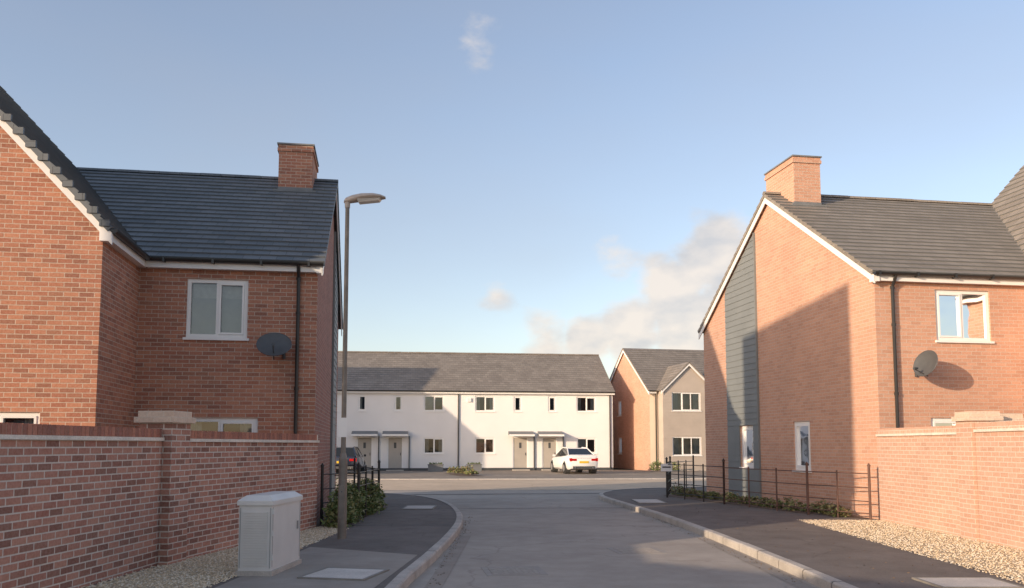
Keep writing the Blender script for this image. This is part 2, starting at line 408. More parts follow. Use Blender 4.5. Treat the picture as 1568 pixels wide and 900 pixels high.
    for z in (1.2,2.6,4.0,zF-.15): T.cyl(P(pipe_a,-.06,z),P(pipe_a,-.06,z+.06),.045,.045,BLACK,10)
    for (va,vz) in ((-aw+.35,.45),(-.9,.45)): fbox(T,fr,va,va+.2,.0,.012,vz,vz+.07,CANOPY)
    c0,c1,b0,b1,zt=chim; CH=M()
    xs=sorted((sx*c0,sx*c1))
    CH.box(xs[0],xs[1],b0,b1,zR-1.0,zt-.16,bmat); CH.box(xs[0]-.03,xs[1]+.03,b0-.03,b1+.03,zt-.16,zt-.08,bmat)
    CH.box(xs[0]-.012,xs[1]+.012,b0-.012,b1+.012,zt-.08,zt-.005,bmat); CH.box(xs[0]-.04,xs[1]+.04,b0-.04,b1+.04,zt-.005,zt+.03,LEAD)
    zb=zE+m*(b0+.15)
    CH.box(xs[0]-.1,xs[1]+.1,b0-.1,b0+.01,zb-.08,zb+.01,LEAD); CH.box(xs[0]-.006,xs[1]+.006,b0-.006,b0+.3,zb-.1,zb+.09,LEAD)
    cb0,cb1=5.35,7.3; z=.15; gz=lambda b:zE-.07+(D+.15-b)*m-.2
    K=.165
    while z<gz(cb0)-.02:
        z1=min(z+K,gz(cb0)); bm=cb1
        if z1>gz(cb1): bm=cb0+max(.02,(cb1-cb0)*(gz(cb0)-z1)/(gz(cb0)-gz(cb1)))
        bl=cb1 if z<=gz(cb1) else cb0+(cb1-cb0)*(gz(cb0)-z)/(gz(cb0)-gz(cb1))
        segs=[(cb0,bl,bm)]
        for o in gab_ops:
            if o[0]>cb0 and z1>o[2] and z<o[3]: segs=[(cb0,o[0]-.03,o[0]-.03),(o[1]+.03,cb1,cb1)]
        for s0,s1,s2 in segs:
            W.hexa([P(0.003,s0,z),P(.040,s0,z),P(.040,s1,z),P(.003,s1,z)],[P(.003,s0,z1),P(.026,s0,z1),P(.026,s2,z1),P(.003,s2,z1)],CLAD)
        z+=K
    W.box(min(sx*.003,sx*.055),max(sx*.003,sx*.055),cb0-.04,cb0-.002,.15,gz(cb0),CLAD)
    W.build('walls',root); RF.build('roof',root); WN.build('windows',root); T.build('fascia_gutter_trim',root); CH.build('chimney',root)
    return root

SL=R(9.0); SR=R(9.5)
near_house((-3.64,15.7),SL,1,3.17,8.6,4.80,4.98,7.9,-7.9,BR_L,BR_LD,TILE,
    [(-2.33,-1.25,3.55,4.64)],[(-2.37,-1.02,.95,2.09)],[(-5.15,-3.97,.95,2.1)],[],(-1.18,-.42,3.55,5.0,8.5),-.34,['blind','curt'])
near_house((7.39,17.1),SR,-1,3.85,9.0,4.92,5.10,8.08,-8.5,BR_R,BR_R,TILE_B,
    [(-2.61,-1.36,3.74,4.80)],[(-2.4,-1.15,.95,2.15)],[],[(2.75,3.54,1.0,2.16),(5.7,6.5,1.0,2.12)],(-1.04,-.32,3.75,5.25,8.85),-.36,['half','curt'])

# ------------------------------------------------------------------ satellite dishes
def dish(loc, face, wallpt):
    m=M(); f=Vector(face).normalized(); q=f.to_track_quat('Z','Y').to_matrix()
    c=Vector(loc); rings=[]; n=24
    for i in range(6):
        r=.29*i/5+.001; z=.35*r*r*2
        rings.append([c+q@Vector((math.cos(2*math.pi*k/n)*r*1.05, math.sin(2*math.pi*k/n)*r*.92, z)) for k in range(n)])
    m.loft(rings,DISH,caps=False)
    rim=[c+q@Vector((math.cos(2*math.pi*k/n)*.305,math.sin(2*math.pi*k/n)*.268,.055)) for k in range(n)]
    for k in range(n): m.cyl(rim[k],rim[(k+1)%n],.007,.007,DISH,5,False)
    tip=c+f*.36+Vector((0,0,-.2)); m.cyl(c+q@Vector((0,0,.0))+Vector((0,0,-.24)),tip,.011,.011,DGREY,6); m.cyl(tip,tip-f*.1+Vector((0,0,.04)),.03,.022,DGREY,8)
    w=Vector(wallpt); m.cyl(c-f*.03,c-f*.1,.05,.05,DGREY,8); m.cyl(c-f*.08,w,.018,.018,DGREY,8); m.cyl(w,w+Vector((0,0,-.12)),.03,.03,DGREY,8)
    m.build('satellite_dish',smooth=True)
def hp(loc,rot,a,b,z): return (loc[0]+a*math.cos(rot)-b*math.sin(rot), loc[1]+a*math.sin(rot)+b*math.cos(rot), z)
dish(hp((-3.64,15.7),SL,-.72,-.34,3.38),(.15,-.75,.5),hp((-3.64,15.7),SL,-.58,-.01,3.3))
dish(hp((7.39,17.1),SR,.80,-.45,3.2),(-.92,-.30,.28),hp((7.39,17.1),SR,.85,-.01,3.1))

# ------------------------------------------------------------------ white rendered terrace
def terrace():
    root=empty('terraced_house',(6.46,54.5,0),R(7)); W=M();WN=M();RF=M();T=M()
    f=lambda u,d,z:(u,-d,z); ops=[];dops=[]
    for base in (0,-9.7,-19.4):
        e=base
        wide=[(e-2.35,e-1.09),(e-8.84,e-7.6)]; nar=[(e-4.19,e-3.69),(e-6.4,e-5.9)]; dr=[(e-4.58,e-3.62),(e-6.45,e-5.49)]
        for a,b in wide: ops+= [(a,b,3.70,4.68),(a,b,1.05,2.05)]
        for a,b in nar: ops.append((a,b,3.70,4.68))
        for a,b in dr: dops.append((a,b,.05,2.1))
        for x in (e-.2,):
            T.cyl((x,-.06,4.95),(x,-.06,.1),.04,.04,BLACK,8)
        T.box(e-9.35,e-9.1,-.09,-.0,4.3,4.55,WHITE)
    wall(W,f,-24.3,0,0,5.0,ops+dops,RENDER)
    for i,o in enumerate(ops): window(WN,f,*o,panes=(2 if o[1]-o[0]>.8 else 1),curtain=('curt','half','curt','none','curt')[i%5],fw=.075)
    for a,b,c,d in dops:
        fbox(WN,f,a,a+.07,-.09,-.03,c,d,WHITE); fbox(WN,f,b-.07,b,-.09,-.03,c,d,WHITE); fbox(WN,f,a+.07,b-.07,-.09,-.03,d-.06,d,WHITE)
        fbox(WN,f,a+.07,b-.07,-.09,-.05,c,d-.06,DOOR); fbox(WN,f,a+.4,a+.55,-.05,-.045,1.4,1.75,DGREY)
        fbox(WN,f,b-.17,b-.13,-.05,-.01,.95,1.12,DGREY)
        T.hexa([(a-.3,-.75,2.18),(b+.3,-.75,2.18),(b+.3,0,2.24),(a-.3,0,2.24)],[(a-.3,-.75,2.24),(b+.3,-.75,2.24),(b+.3,0,2.46),(a-.3,0,2.46)],CANOPY)
        fbox(T,f,a-.32,b+.32,.75,.78,2.14,2.26,WHITE); fbox(T,f,b+.35,b+.41,.02,.10,0,2.15,DGREY)
        fbox(T,f,a-.05,b+.05,0,.5,0.0,.07,CONC)
    for g in (0.0,-24.3):
        W.poly([(g,0,0),(g,8.8,0),(g,8.8,5),(g,4.4,7.75),(g,0,5)],RENDER)
    W.poly([(0,8.8,0),(-24.3,8.8,0),(-24.3,8.8,5),(0,8.8,5)],RENDER)
    slope(RF,(-24.4,-.2,4.98),(.12,-.2,4.98),(.12,4.4,7.82),(-24.4,4.4,7.82),TILE_F,course=.3,lift=.02)
    slope(RF,(-24.4,9.0,4.98),(.12,9.0,4.98),(.12,4.4,7.82),(-24.4,4.4,7.82),TILE_F,course=.3)
    ridge(RF,(-24.4,4.4,7.81),(.13,4.4,7.81),.09,TILE_F)
    fbox(T,f,-24.35,.1,.16,.19,4.80,4.93,WHITE); fbox(T,f,-24.35,.1,0,.16,4.82,4.84,WHITE)
    halfround(T,(-24.35,-.25,4.97),(.12,-.25,4.97),.06,BLACK)
    fbox(W,f,-24.3,0,0.0,.012,0,.17,DGREY)
    W.build('walls',root);WN.build('windows_doors',root);RF.build('roof',root);T.build('canopies_trim',root)
terrace()
LGP=leafmat('planter_leaf',(.06,.10,.03),(.13,.16,.05))
def planter(x,y):
    m=M(); m.box(-.45,.45,-.2,.2,0,.38,CANOPY); m.box(-.48,.48,-.23,.23,.38,.43,CANOPY); m.box(-.4,.4,-.16,.16,.43,.44,SOIL)
    for i in range(60):
        p=Vector((random.uniform(-.38,.38),random.uniform(-.14,.14),.44)); q=p+Vector((random.uniform(-.06,.06),random.uniform(-.06,.06),random.uniform(.06,.16))); r=Vector((.02,0,0)); m.poly([p-r,p+r,q],LGP)
    m.build('planter',None,(x,y,.01),R(7))
planter(-4.6,51.4); planter(-2.3,51.7)

# ------------------------------------------------------------------ far tan house with front gable
def far_house():
    root=empty('gabled_house',(8.58,52.9,0),R(12)); W=M();WN=M();RF=M();T=M()
    f=lambda u,d,z:(u,-d,z); fg=lambda u,d,z:(-d,u,z)
    wall(W,f,0,9,0,5,[],CREAM)
    gop=[(5.3,6.0,1.0,2.1),(5.3,6.0,3.6,4.6)]
    wall(W,fg,0,9,0,5,gop,BR_R); W.poly([(0,0,5),(0,9,5),(0,4.5,8.1)],BR_R)
    for o in gop: window(WN,fg,*o,panes=1)
    W.poly([(9,0,0),(9,9,0),(9,9,5),(9,4.5,8.1),(9,0,5)],BR_R); W.poly([(0,9,0),(9,9,0),(9,9,5),(0,9,5)],BR_R)
    slope(RF,(-.15,-.2,4.98),(9.15,-.2,4.98),(9.15,4.5,8.15),(-.15,4.5,8.15),TILE_F,course=.3); slope(RF,(-.15,9.2,4.98),(9.15,9.2,4.98),(9.15,4.5,8.15),(-.15,4.5,8.15),TILE_F,course=.3)
    for q in ((-.12,-.22,4.9),(-.12,9.2,4.9)): beam(T,q,(-.12,4.5,8.07),.03,.2,(1,0,0),WHITE)
    b0,b1,bd=.55,4.0,.8; fb=lambda u,d,z:(u,-bd-d,z); mid=(b0+b1)/2; za=6.75
    ops=[(1.15,3.05,3.7,4.85),(1.15,3.05,.95,2.1)]
    wall(W,fb,b0,b1,0,5,ops,TAUPE); W.poly([(b0,-bd,5),(b1,-bd,5),(mid,-bd,za-.08)],TAUPE)
    W.poly([(b0,0,0),(b0,-bd,0),(b0,-bd,5),(b0,0,5)],TAUPE); W.poly([(b1,0,0),(b1,-bd,0),(b1,-bd,5),(b1,0,5)],TAUPE)
    z=.2
    while z<5.0:
        xs=[(b0,b1)]
        for o in ops:
            if o[2]-.05<z<o[3]: xs=[(b0,o[0]-.02),(o[1]+.02,b1)]
        for a,b in xs: fbox(W,fb,a,b,.002,.014,z,z+.012,TAUPE)
        z+=.2
    for o in ops: window(WN,fb,*o,panes=3)
    yb=2.5
    slope(RF,(b0-.15,-bd-.15,4.98),(b0-.15,yb-2,4.98),(mid,yb,za),(mid,-bd-.15,za),TILE_F,course=.3); slope(RF,(b1+.15,-bd-.15,4.98),(b1+.15,yb-2,4.98),(mid,yb,za),(mid,-bd-.15,za),TILE_F,course=.3)
    for x in (b0-.15,b1+.15): beam(T,(x,-bd-.13,4.92),(mid,-bd-.13,za-.06),.03,.18,(0,1,0),WHITE)
    T.cyl((.38,-.07,4.9),(.38,-.07,.1),.04,.04,BLACK,8); halfround(T,(-.1,-.26,4.97),(b0-.2,-.26,4.97),.06,BLACK)
    fbox(T,f,-.1,b0-.16,.16,.19,4.8,4.93,WHITE)
    W.build('walls',root);WN.build('windows',root);RF.build('roof',root);T.build('trim',root)
far_house()

# ------------------------------------------------------------------ unseen buildings added out of frame to throw the long shadows
def unseen_house(name, loc, rot, w, d, ze, zr, mat):
    root=empty(name,(loc[0],loc[1],0),rot); W=M();RF=M();WN=M()
    f=lambda u,dd,z:(u,-dd,z); fb=lambda u,dd,z:(u,d+dd,z)
    o=[(w*.2,w*.2+1.2,1,2.1),(w*.6,w*.6+1.2,1,2.1),(w*.2,w*.2+1.2,ze-1.3,ze-.3),(w*.6,w*.6+1.2,ze-1.3,ze-.3)]
    if ze<4: o=[(w*.2,w*.2+1.2,1,2.1)]
    for ff in (f,fb):
        wall(W,ff,0,w,0,ze,o,mat)
        for q in o: window(WN,ff,*q)
    for x in (0,w): W.poly([(x,0,0),(x,d,0),(x,d,ze),(x,d/2,zr-.05),(x,0,ze)],mat)
    slope(RF,(-.1,-.15,ze),(w+.1,-.15,ze),(w+.1,d/2,zr),(-.1,d/2,zr),TILE); slope(RF,(-.1,d+.15,ze),(w+.1,d+.15,ze),(w+.1,d/2,zr),(-.1,d/2,zr),TILE)
    W.build('walls',root);RF.build('roof',root);WN.build('windows',root)
unseen_house('shadow_house',(-16.40,4.85),R(-51.3),4.4,7.0,6.4,10.1,BR_L)  # unseen house, turned and sized to throw the right gable's shadow
unseen_house('shadow_block',(-13.5,-13),R(0),6.0,17,2.6,4.1,BR_L)  # unseen block added to keep the foreground road in shade
unseen_house('shadow_house',(-30.3,37),R(7),9.5,8.5,6.8,11.2,BR_L)  # unseen house added to shade the left end of the terrace

# ------------------------------------------------------------------ garden walls
def garden_wall(name, p0, p1, h, mat, capmat=BR_S, line=CREASE):
    p0=Vector((p0[0],p0[1],0)); p1=Vector((p1[0],p1[1],0)); d=p1-p0; L=d.length; rot=math.atan2(d.y,d.x); m=M()
    m.box(0,L,-.108,.108,0,h-.150,mat)
    m.box(0,L,-.140,.140,h-.149,h-.108,line)
    x=0
    while x<L-.07:
        j=random.uniform(-.002,.002); m.box(x+.005,x+.070,-.112+j,.112+j,h-.106,h+random.uniform(-.0015,.0015),capmat); x+=.075
    m.box(0,L,-.106,.106,h-.107,h-.010,line)
    return m.build(name,None,(p0.x,p0.y,0),rot)
def pier(m_name, p, rot, s, h, mat, capmat, so=.045):
    m=M(); m.box(-s,s,-s,s,0,h-.15,mat); m.box(-s-so,s+so,-s-so,s+so,h-.149,h-.075,capmat); m.box(-s-.01,s+.01,-s-.01,s+.01,h-.074,h,capmat)
    m.build(m_name,None,(p[0],p[1],0),rot)
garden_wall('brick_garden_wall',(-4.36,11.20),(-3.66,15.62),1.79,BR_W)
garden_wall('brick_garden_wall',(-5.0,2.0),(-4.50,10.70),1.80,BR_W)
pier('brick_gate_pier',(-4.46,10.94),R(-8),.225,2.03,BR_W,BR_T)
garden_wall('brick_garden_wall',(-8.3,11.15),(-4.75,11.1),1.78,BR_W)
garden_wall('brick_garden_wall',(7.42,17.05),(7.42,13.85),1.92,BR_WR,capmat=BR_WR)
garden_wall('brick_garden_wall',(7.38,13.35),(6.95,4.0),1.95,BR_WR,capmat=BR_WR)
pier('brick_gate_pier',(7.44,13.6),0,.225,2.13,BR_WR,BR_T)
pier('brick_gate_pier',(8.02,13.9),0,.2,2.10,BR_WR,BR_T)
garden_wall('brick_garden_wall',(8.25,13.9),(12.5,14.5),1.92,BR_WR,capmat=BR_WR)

# ------------------------------------------------------------------ ground, roads, pavements
g=M(); g.poly([(-600,-200,-.04),(600,-200,-.04),(600,1500,-.04),(-600,1500,-.04)],GRASSG); g.build('ground')
r=M(); r.poly([(-70,-20,0),(70,-20,0),(70,53,0),(-70,49,0)],ROAD); r.build('road')
t=M(); t.poly([(-70,27.5,.006),(70,33.5,.006),(70,42.5,.006),(-70,35.5,.006)],TANRD); t.build('cross_street')
t=M(); t.poly([(-70,36.2,.010),(70,43.2,.010),(70,62,.010),(6.4,54.4,.010),(-70,45.2,.010)],PARK); t.build('parking_area')
def chaikin(p,n=2):
    for _ in range(n):
        q=[p[0]]
        for a,b in zip(p[:-1],p[1:]):
            q.append((a[0]*.75+b[0]*.25,a[1]*.75+b[1]*.25)); q.append((a[0]*.25+b[0]*.75,a[1]*.25+b[1]*.75))
        q.append(p[-1]); p=q
    return p
def offset(p, d):
    out=[]
    for i,a in enumerate(p):
        b=p[min(i+1,len(p)-1)]; c=p[max(i-1,0)]; t=Vector((b[0]-c[0],b[1]-c[1])).normalized(); out.append((a[0]-t.y*d,a[1]+t.x*d))
    return out
def resample(p, s):
    out=[p[0]]; last=Vector(p[0])
    for q in p[1:]:
        q=Vector(q)
        while (q-last).length>=s:
            last=last+(q-last).normalized()*s; out.append((last.x,last.y))
    return out
def kerb(name, path, side, zt=.12, w=.13):
    m=M(); pts=resample(path,.3)
    inner=offset(pts,w*side)
    i=0
    while i<len(pts)-3:
        dz=random.uniform(-.003,.003)
        for j in range(i,i+3):
            a,b,c,d=pts[j],pts[j+1],inner[j+1],inner[j]
            if j==i: a=tuple(Vector(a).lerp(Vector(b),.05)); d=tuple(Vector(d).lerp(Vector(c),.05))
            a2=Vector(a).lerp(Vector(d),.16); b2=Vector(b).lerp(Vector(c),.16); z=zt+dz
            m.poly([(a[0],a[1],-.02),(b[0],b[1],-.02),(b[0],b[1],z-.02),(a[0],a[1],z-.02)],CONC)
            m.poly([(a[0],a[1],z-.02),(b[0],b[1],z-.02),(b2.x,b2.y,z),(a2.x,a2.y,z)],CONC)
            m.poly([(a2.x,a2.y,z),(b2.x,b2.y,z),(c[0],c[1],z),(d[0],d[1],z)],CONC)
        i+=3
    m.build(name)
def pavement(name, path, side, far, mat, z=.11):
    inner=offset(path,.11*side); poly=[(p[0],p[1]) for p in inner]+far
    bm=bmesh.new(); vs=[bm.verts.new((x,y,z)) for x,y in poly]; f=bm.faces.new(vs); bmesh.ops.triangulate(bm,faces=[f])
    bmesh.ops.recalc_face_normals(bm,faces=bm.faces)
    me=bpy.data.meshes.new(name); bm.to_mesh(me); bm.free(); me.materials.append(mat)
    o=bpy.data.objects.new(name,me); scene.collection.objects.link(o)
LK=chaikin([(-1.45,-14),(-1.24,9.0),(-1.05,12.0),(-.95,15),(-.97,17.2),(-1.12,19.2),(-1.5,21.8),(-2.2,24.4),(-3.6,26.6),(-6,27.6),(-20,28.6),(-68,30.2)])
RK=chaikin([(3.5,-14),(3.50,9.5),(3.40,14.7),(3.22,18),(2.96,21),(2.66,23.8),(2.55,25.6),(2.85,27.4),(3.7,29.0),(5.2,30.0),(8,30.6),(68,34.0)])
kerb('kerb',LK,1); kerb('kerb',RK,-1)
pavement('pavement',LK,1,[(-68,-14)],PAVE); pavement('pavement',RK,-1,[(68,-14)],PAVE)
kerb('kerb',[(-60,36.6),(60,42.6)],1,zt=.05,w=.25)

def sheet(name, pts, z, mat):
    m=M(); m.poly([(x,y,z) for x,y in pts],mat); return m.build(name)
sheet('gravel_strip',[(-4.9,3),(-3.45,3),(-3.20,9.6),(-2.95,15.2),(-3.15,15.7),(-3.62,15.7),(-4.3,11)],.116,GRAV)
sheet('gravel_strip',[(5.8,3),(6.95,3),(7.34,13.5),(7.4,17.1),(5.75,17.0),(5.6,11)],.116,GRAV)
sheet('planting_bed',[(-3.6,15.75),(-3.1,15.8),(-2.95,20.4),(-4.1,23.6),(-5.0,23.6)],.118,SOIL)
sheet('planting_bed',[(7.3,17.2),(6.3,18.9),(4.45,25.2),(5.9,27.5),(6.0,26)],.118,SOIL)
sheet('pavement_patch',[(-3.15,8.0),(-1.50,8.0),(-1.28,11.7),(-2.95,12.6)],.114,asphalt('pavement_grey',(.34,.315,.29),.10,.3))
gs=M(); 
def inpoly(x,y,P):
    c=False; j=len(P)-1
    for i in range(len(P)):
        if (P[i][1]>y)!=(P[j][1]>y) and x<(P[j][0]-P[i][0])*(y-P[i][1])/(P[j][1]-P[i][1])+P[i][0]: c=not c
        j=i
    return c
SM=[plain('stone_a',(.75,.61,.42),.85,.1,8),plain('stone_b',(.60,.46,.29),.85,.1,8),plain('stone_c',(.80,.72,.58),.85,.1,8)]
def stones(P, n, x0,x1,y0,y1):
    for k in range(n):
        x=random.uniform(x0,x1); y=random.uniform(y0,y1)
        if not inpoly(x,y,P): continue
        s=random.uniform(.009,.016); a=random.uniform(0,3); c,sn=math.cos(a)*s,math.sin(a)*s; z=.118; mt=random.choice(SM)
        b=[Vector((x+c,y+sn,z)),Vector((x-sn,y+c,z)),Vector((x-c,y-sn,z)),Vector((x+sn,y-c,z))]; t=Vector((x+random.uniform(-.3,.3)*s,y,z+s*.7))
        for i in range(4): gs.poly([b[i],b[(i+1)%4],t],mt)
stones([(-4.7,9),(-3.15,9),(-2.9,15.3),(-3.1,15.7),(-3.62,15.7),(-4.3,11)],10000,-4.7,-2.9,9,15.7)
stones([(5.45,9),(7.2,9),(7.3,13.5),(7.3,17),(5.65,17.1),(5.5,11)],10000,5.4,7.3,9,17.5)
gs.build('gravel_stones')

def slabbox(name, cx,cy,sx_,sy_,rot,z,mat,h=.02,frame=None):
    m=M(); m.box(-sx_,sx_,-sy_,sy_,z-h,z,mat)
    if frame:
        for a,b,c,d in ((-sx_-.04,sx_+.04,-sy_-.04,-sy_-.004),(-sx_-.04,sx_+.04,sy_+.004,sy_+.04),(-sx_-.04,-sx_-.004,-sy_,sy_),(sx_+.004,sx_+.04,-sy_,sy_)): m.box(a,b,c,d,z-h,z+.003,frame)
    m.build(name,None,(cx,cy,0),rot)
FR=plain('cover_frame',(.24,.225,.20),.8,.15,6)
slabbox('access_cover',-1.93,9.95,.36,.36,R(-12),.128,SLAB,frame=FR)
slabbox('access_cover',-2.2,20.4,.33,.5,0,.128,SLAB,frame=FR)
slabbox('access_cover',3.6,22.6,.33,.7,0,.128,SLAB,frame=FR)
slabbox('access_cover',4.9,9.3,.4,.3,0,.128,SLAB,frame=FR)
def manhole(x,y):
    m=M(); m.box(-.30,.30,-.30,.30,-.01,.007,plain('iron_cover',(.32,.285,.25),.75,.15,10)); 
    mt=plain('iron_stud',(.35,.32,.285),.7,.15,10)
    for i in range(-4,5):
        for j in range(-4,5): m.box(i*.064-.018,i*.064+.018,j*.064-.018,j*.064+.018,.007,.010,mt)
    rg=plain('cover_surround',(.33,.305,.275),.9,.1,8)
    for a,b,c,d in ((-.38,.38,-.38,-.305),(-.38,.38,.305,.38),(-.38,-.305,-.305,.305),(.305,.38,-.305,.305)): m.box(a,b,c,d,-.01,.005,rg)
    m.build('manhole_cover',None,(x,y,0),R(8))
manhole(1.9,13.1); manhole(.02,11.0)
JT=plain('joint_tar',(.13,.12,.115),.7,.3,4)
def strip(name,p0,p1,w,z,mat):
    p0=Vector(p0);p1=Vector(p1);n=Vector((-(p1-p0).y,(p1-p0).x)).normalized()*w/2; m=M()
    k=24
    for i in range(k):
        a=p0.lerp(p1,i/k);b=p0.lerp(p1,(i+1)/k); ja=math.sin(i*1.7)*.015; jb=math.sin((i+1)*1.7)*.015
        m.poly([(a.x-n.x,a.y-n.y+ja,z),(b.x-n.x,b.y-n.y+jb,z),(b.x+n.x,b.y+n.y+jb,z),(a.x+n.x,a.y+n.y+ja,z)],mat)
    m.build(name)
strip('road_joint',(-1.45,21.6),(2.9,21.9),.08,.005,JT)
strip('road_joint',(-3.6,27.6),(3.0,28.3),.2,.009,JT)
CH_=asphalt('road_channel_mat',(.31,.28,.255),.15,.4)
strip('road_channel',(-1.06,-5),(-.82,15.2),.2,.004,CH_)
strip('road_channel',(3.40,-5),(3.28,14.7),.2,.004,CH_)
strip('pavement_joint',(-3.1,16.0),(-1.1,16.1),.05,.116,JT)
LT=[plain('litter_leaf',(.26,.17,.09),.8,.3,9),plain('litter_leaf_dark',(.13,.09,.055),.8,.3,9)]
lt=M()
for i in range(420):
    c_=random.random()
    if c_<.35: x=-.98+abs(random.gauss(0,.08)); y=random.uniform(9,20); z=.008
    elif c_<.7: y=random.uniform(9,22); x=3.50-(y-9.5)*.030-abs(random.gauss(0,.09))-.05; z=.008
    else: x=random.uniform(3.8,5.4); y=random.uniform(9,21); z=.114
    a=random.uniform(0,6.3); s=random.uniform(.008,.022); u=Vector((math.cos(a)*s,math.sin(a)*s,random.uniform(0,.004))); v=Vector((-math.sin(a)*s*.5,math.cos(a)*s*.5,.004)); p=Vector((x,y,z))
    lt.poly([p-u,p+v,p+u,p-v],random.choice(LT))
lt.build('leaf_litter')

# ------------------------------------------------------------------ railings
def railing(name, pts, mat, h=1.08, step=1.05, rails=(1.02,.74,.46,.18), balls=True, z0=.1):
    m=M()
    for s in range(len(pts)-1):
        a=Vector((*pts[s],0));b=Vector((*pts[s+1],0));L=(b-a).length;n=max(1,round(L/step)); d=(b-a)/n
        for i in range(n+1):
            if s>0 and i==0: continue
            p=a+d*i; hh=h+(.1 if balls and i in (0,n) else 0); r=.028 if i in (0,n) else .018
            m.cyl((p.x,p.y,z0-.1),(p.x,p.y,z0+hh),r,r,mat,8)
            if i in (0,n):
                m.cyl((p.x,p.y,z0+hh),(p.x,p.y,z0+hh+.02),r*1.3,r*1.3,mat,8); m.cyl((p.x,p.y,z0+hh+.02),(p.x,p.y,z0+hh+.06),r*1.1,r*.3,mat,8)
        for z in rails:
            m.cyl((a.x,a.y,z0+z),(b.x,b.y,z0+z),.011,.011,mat,6)
    m.build(name)
railing('metal_railing',[(-3.55,16.0),(-3.05,17.0),(-3.05,19.6),(-4.2,22.8),(-5.0,23.2)],IRON,step=.9,h=1.0,rails=(.95,.68,.42,.16))
railing('metal_railing',[(7.10,17.0),(6.35,18.4),(5.35,21.6)],RUST,step=1.0,h=.98,rails=(.93,.65,.38,.14))
railing('metal_railing',[(5.35,21.6),(4.42,24.4),(5.0,27.0),(6.2,29.2)],IRON,step=.85,h=1.0,rails=(.95,.68,.42,.16))
s=M(); s.box(-.16,.16,-.006,.006,-.11,.11,WHITE); s.box(-.12,.12,-.009,-.006,-.01,.03,DGREY); s.build('street_name_plate',None,(4.40,24.33,.96),0)
# ------------------------------------------------------------------ plants
LG=[leafmat('leaf_a',(.085,.13,.04),(.17,.21,.065)),leafmat('leaf_b',(.18,.20,.08),(.30,.28,.12)),leafmat('leaf_c',(.18,.12,.07),(.24,.18,.11))]
def bush(name, blobs, mats, n, size=.035):
    m=M()
    for (x,y,z,rx,ry,rz) in blobs:
        for i in range(4):
            a=random.uniform(0,6.28); m.cyl((x,y,.1),(x+math.cos(a)*rx*.6,y+math.sin(a)*ry*.6,z+rz*.4),.008,.003,SOIL,5)
        for i in range(n):
            d=Vector((random.gauss(0,1),random.gauss(0,1),random.gauss(0,1))).normalized()*random.uniform(.35,1)**.6
            w=1+.25*math.sin(d.x*5+x*3)*math.cos(d.y*4)
            p=Vector((x+d.x*rx*w,y+d.y*ry*w,max(.13,z+d.z*rz*w)))
            s_=size*random.uniform(.6,1.5); u=Vector((random.gauss(0,1),random.gauss(0,1),random.gauss(0,.6))).normalized(); v=u.orthogonal().normalized()
            v=(Matrix.Rotation(random.uniform(0,6.28),3,u)@v)
            m.poly([p-u*s_,p+v*s_*.45,p+u*s_,p-v*s_*.45],random.choice(mats))
    m.build(name)
bl=[]
for i in range(13):
    t_=i/12; bl.append((-3.33+random.uniform(-.08,.24),15.6+t_*4.2,.30+random.uniform(-.08,.18),.27,.3,random.uniform(.18,.48)))
bush('shrub',bl,[LG[0],LG[0],LG[1]],650,.04)
bl=[]
for i in range(26):
    t_=i/25; x=7.0+(5.0-7.0)*t_; y=17.8+(26.0-17.8)*t_; bl.append((x+random.uniform(-.2,.1),y+random.uniform(-.1,.1),.2,random.uniform(.12,.28),random.uniform(.15,.3),random.uniform(.08,.24)))
bush('shrub',bl,[LG[0],LG[1],LG[2]],220,.035)
bush('shrub',[(-2.5,45.5,.2,.5,.4,.3),(-3.2,46.8,.15,.4,.4,.25),(-2.1,44.2,.12,.4,.3,.16)],[LG[1],LG[2],LG[0]],500,.06)
bush('shrub',[(8.6,50.8,.3,.5,.3,.35),(9.6,50.9,.3,.5,.3,.3)],[LG[0],LG[1]],400,.06)
sheet('verge_bed',[(-3.8,47.8),(-2.6,48),(-1.4,43.6),(-2.6,43.4)],.02,SOIL)

# ------------------------------------------------------------------ street cabinet
c=M(); w,d,h=.385,1.03,.86
c.box(-.02,w+.02,-.02,d+.02,0,.06,CONC)
c.box(0,w,0,d,.06,h-.06,CABM)
c.hexa([(-.02,-.02,h-.06),(w+.02,-.02,h-.06),(w+.02,d+.02,h-.06),(-.02,d+.02,h-.06)],[(-.02,-.02,h-.01),(w+.02,-.02,h-.01),(w+.02,d+.02,h-.01),(-.02,d+.02,h-.01)],CABM)
c.hexa([(-.02,-.02,h-.01),(w+.02,-.02,h-.01),(w+.02,d+.02,h-.01),(-.02,d+.02,h-.01)],[(.06,.06,h+.05),(w-.06,.06,h+.05),(w-.06,d-.06,h+.05),(.06,d-.06,h+.05)],CABM)
for i in range(22): c.box(.05,w-.05,-.012,-.001,.12+i*.028,.135+i*.028,CABM)
SEAM=plain('cabinet_seam',(.30,.30,.29),.6,.05,3)
for x in (.012,w-.02): c.box(x,x+.008,-.006,-.001,.09,h-.09,SEAM)
for y in (.03,d-.03): c.box(w+.001,w+.004,y-.004,y+.004,.10,h-.08,SEAM)
c.box(w+.002,w+.012,d-.14,d-.10,.45,.55,SEAM)
for z in (.18,.45,.7): c.cyl((w+.008,.02,z),(w+.008,.02,z+.06),.012,.012,CABM,8)
c.build('street_cabinet',None,(-3.13,9.85,.11),R(-4),bevel=.006)

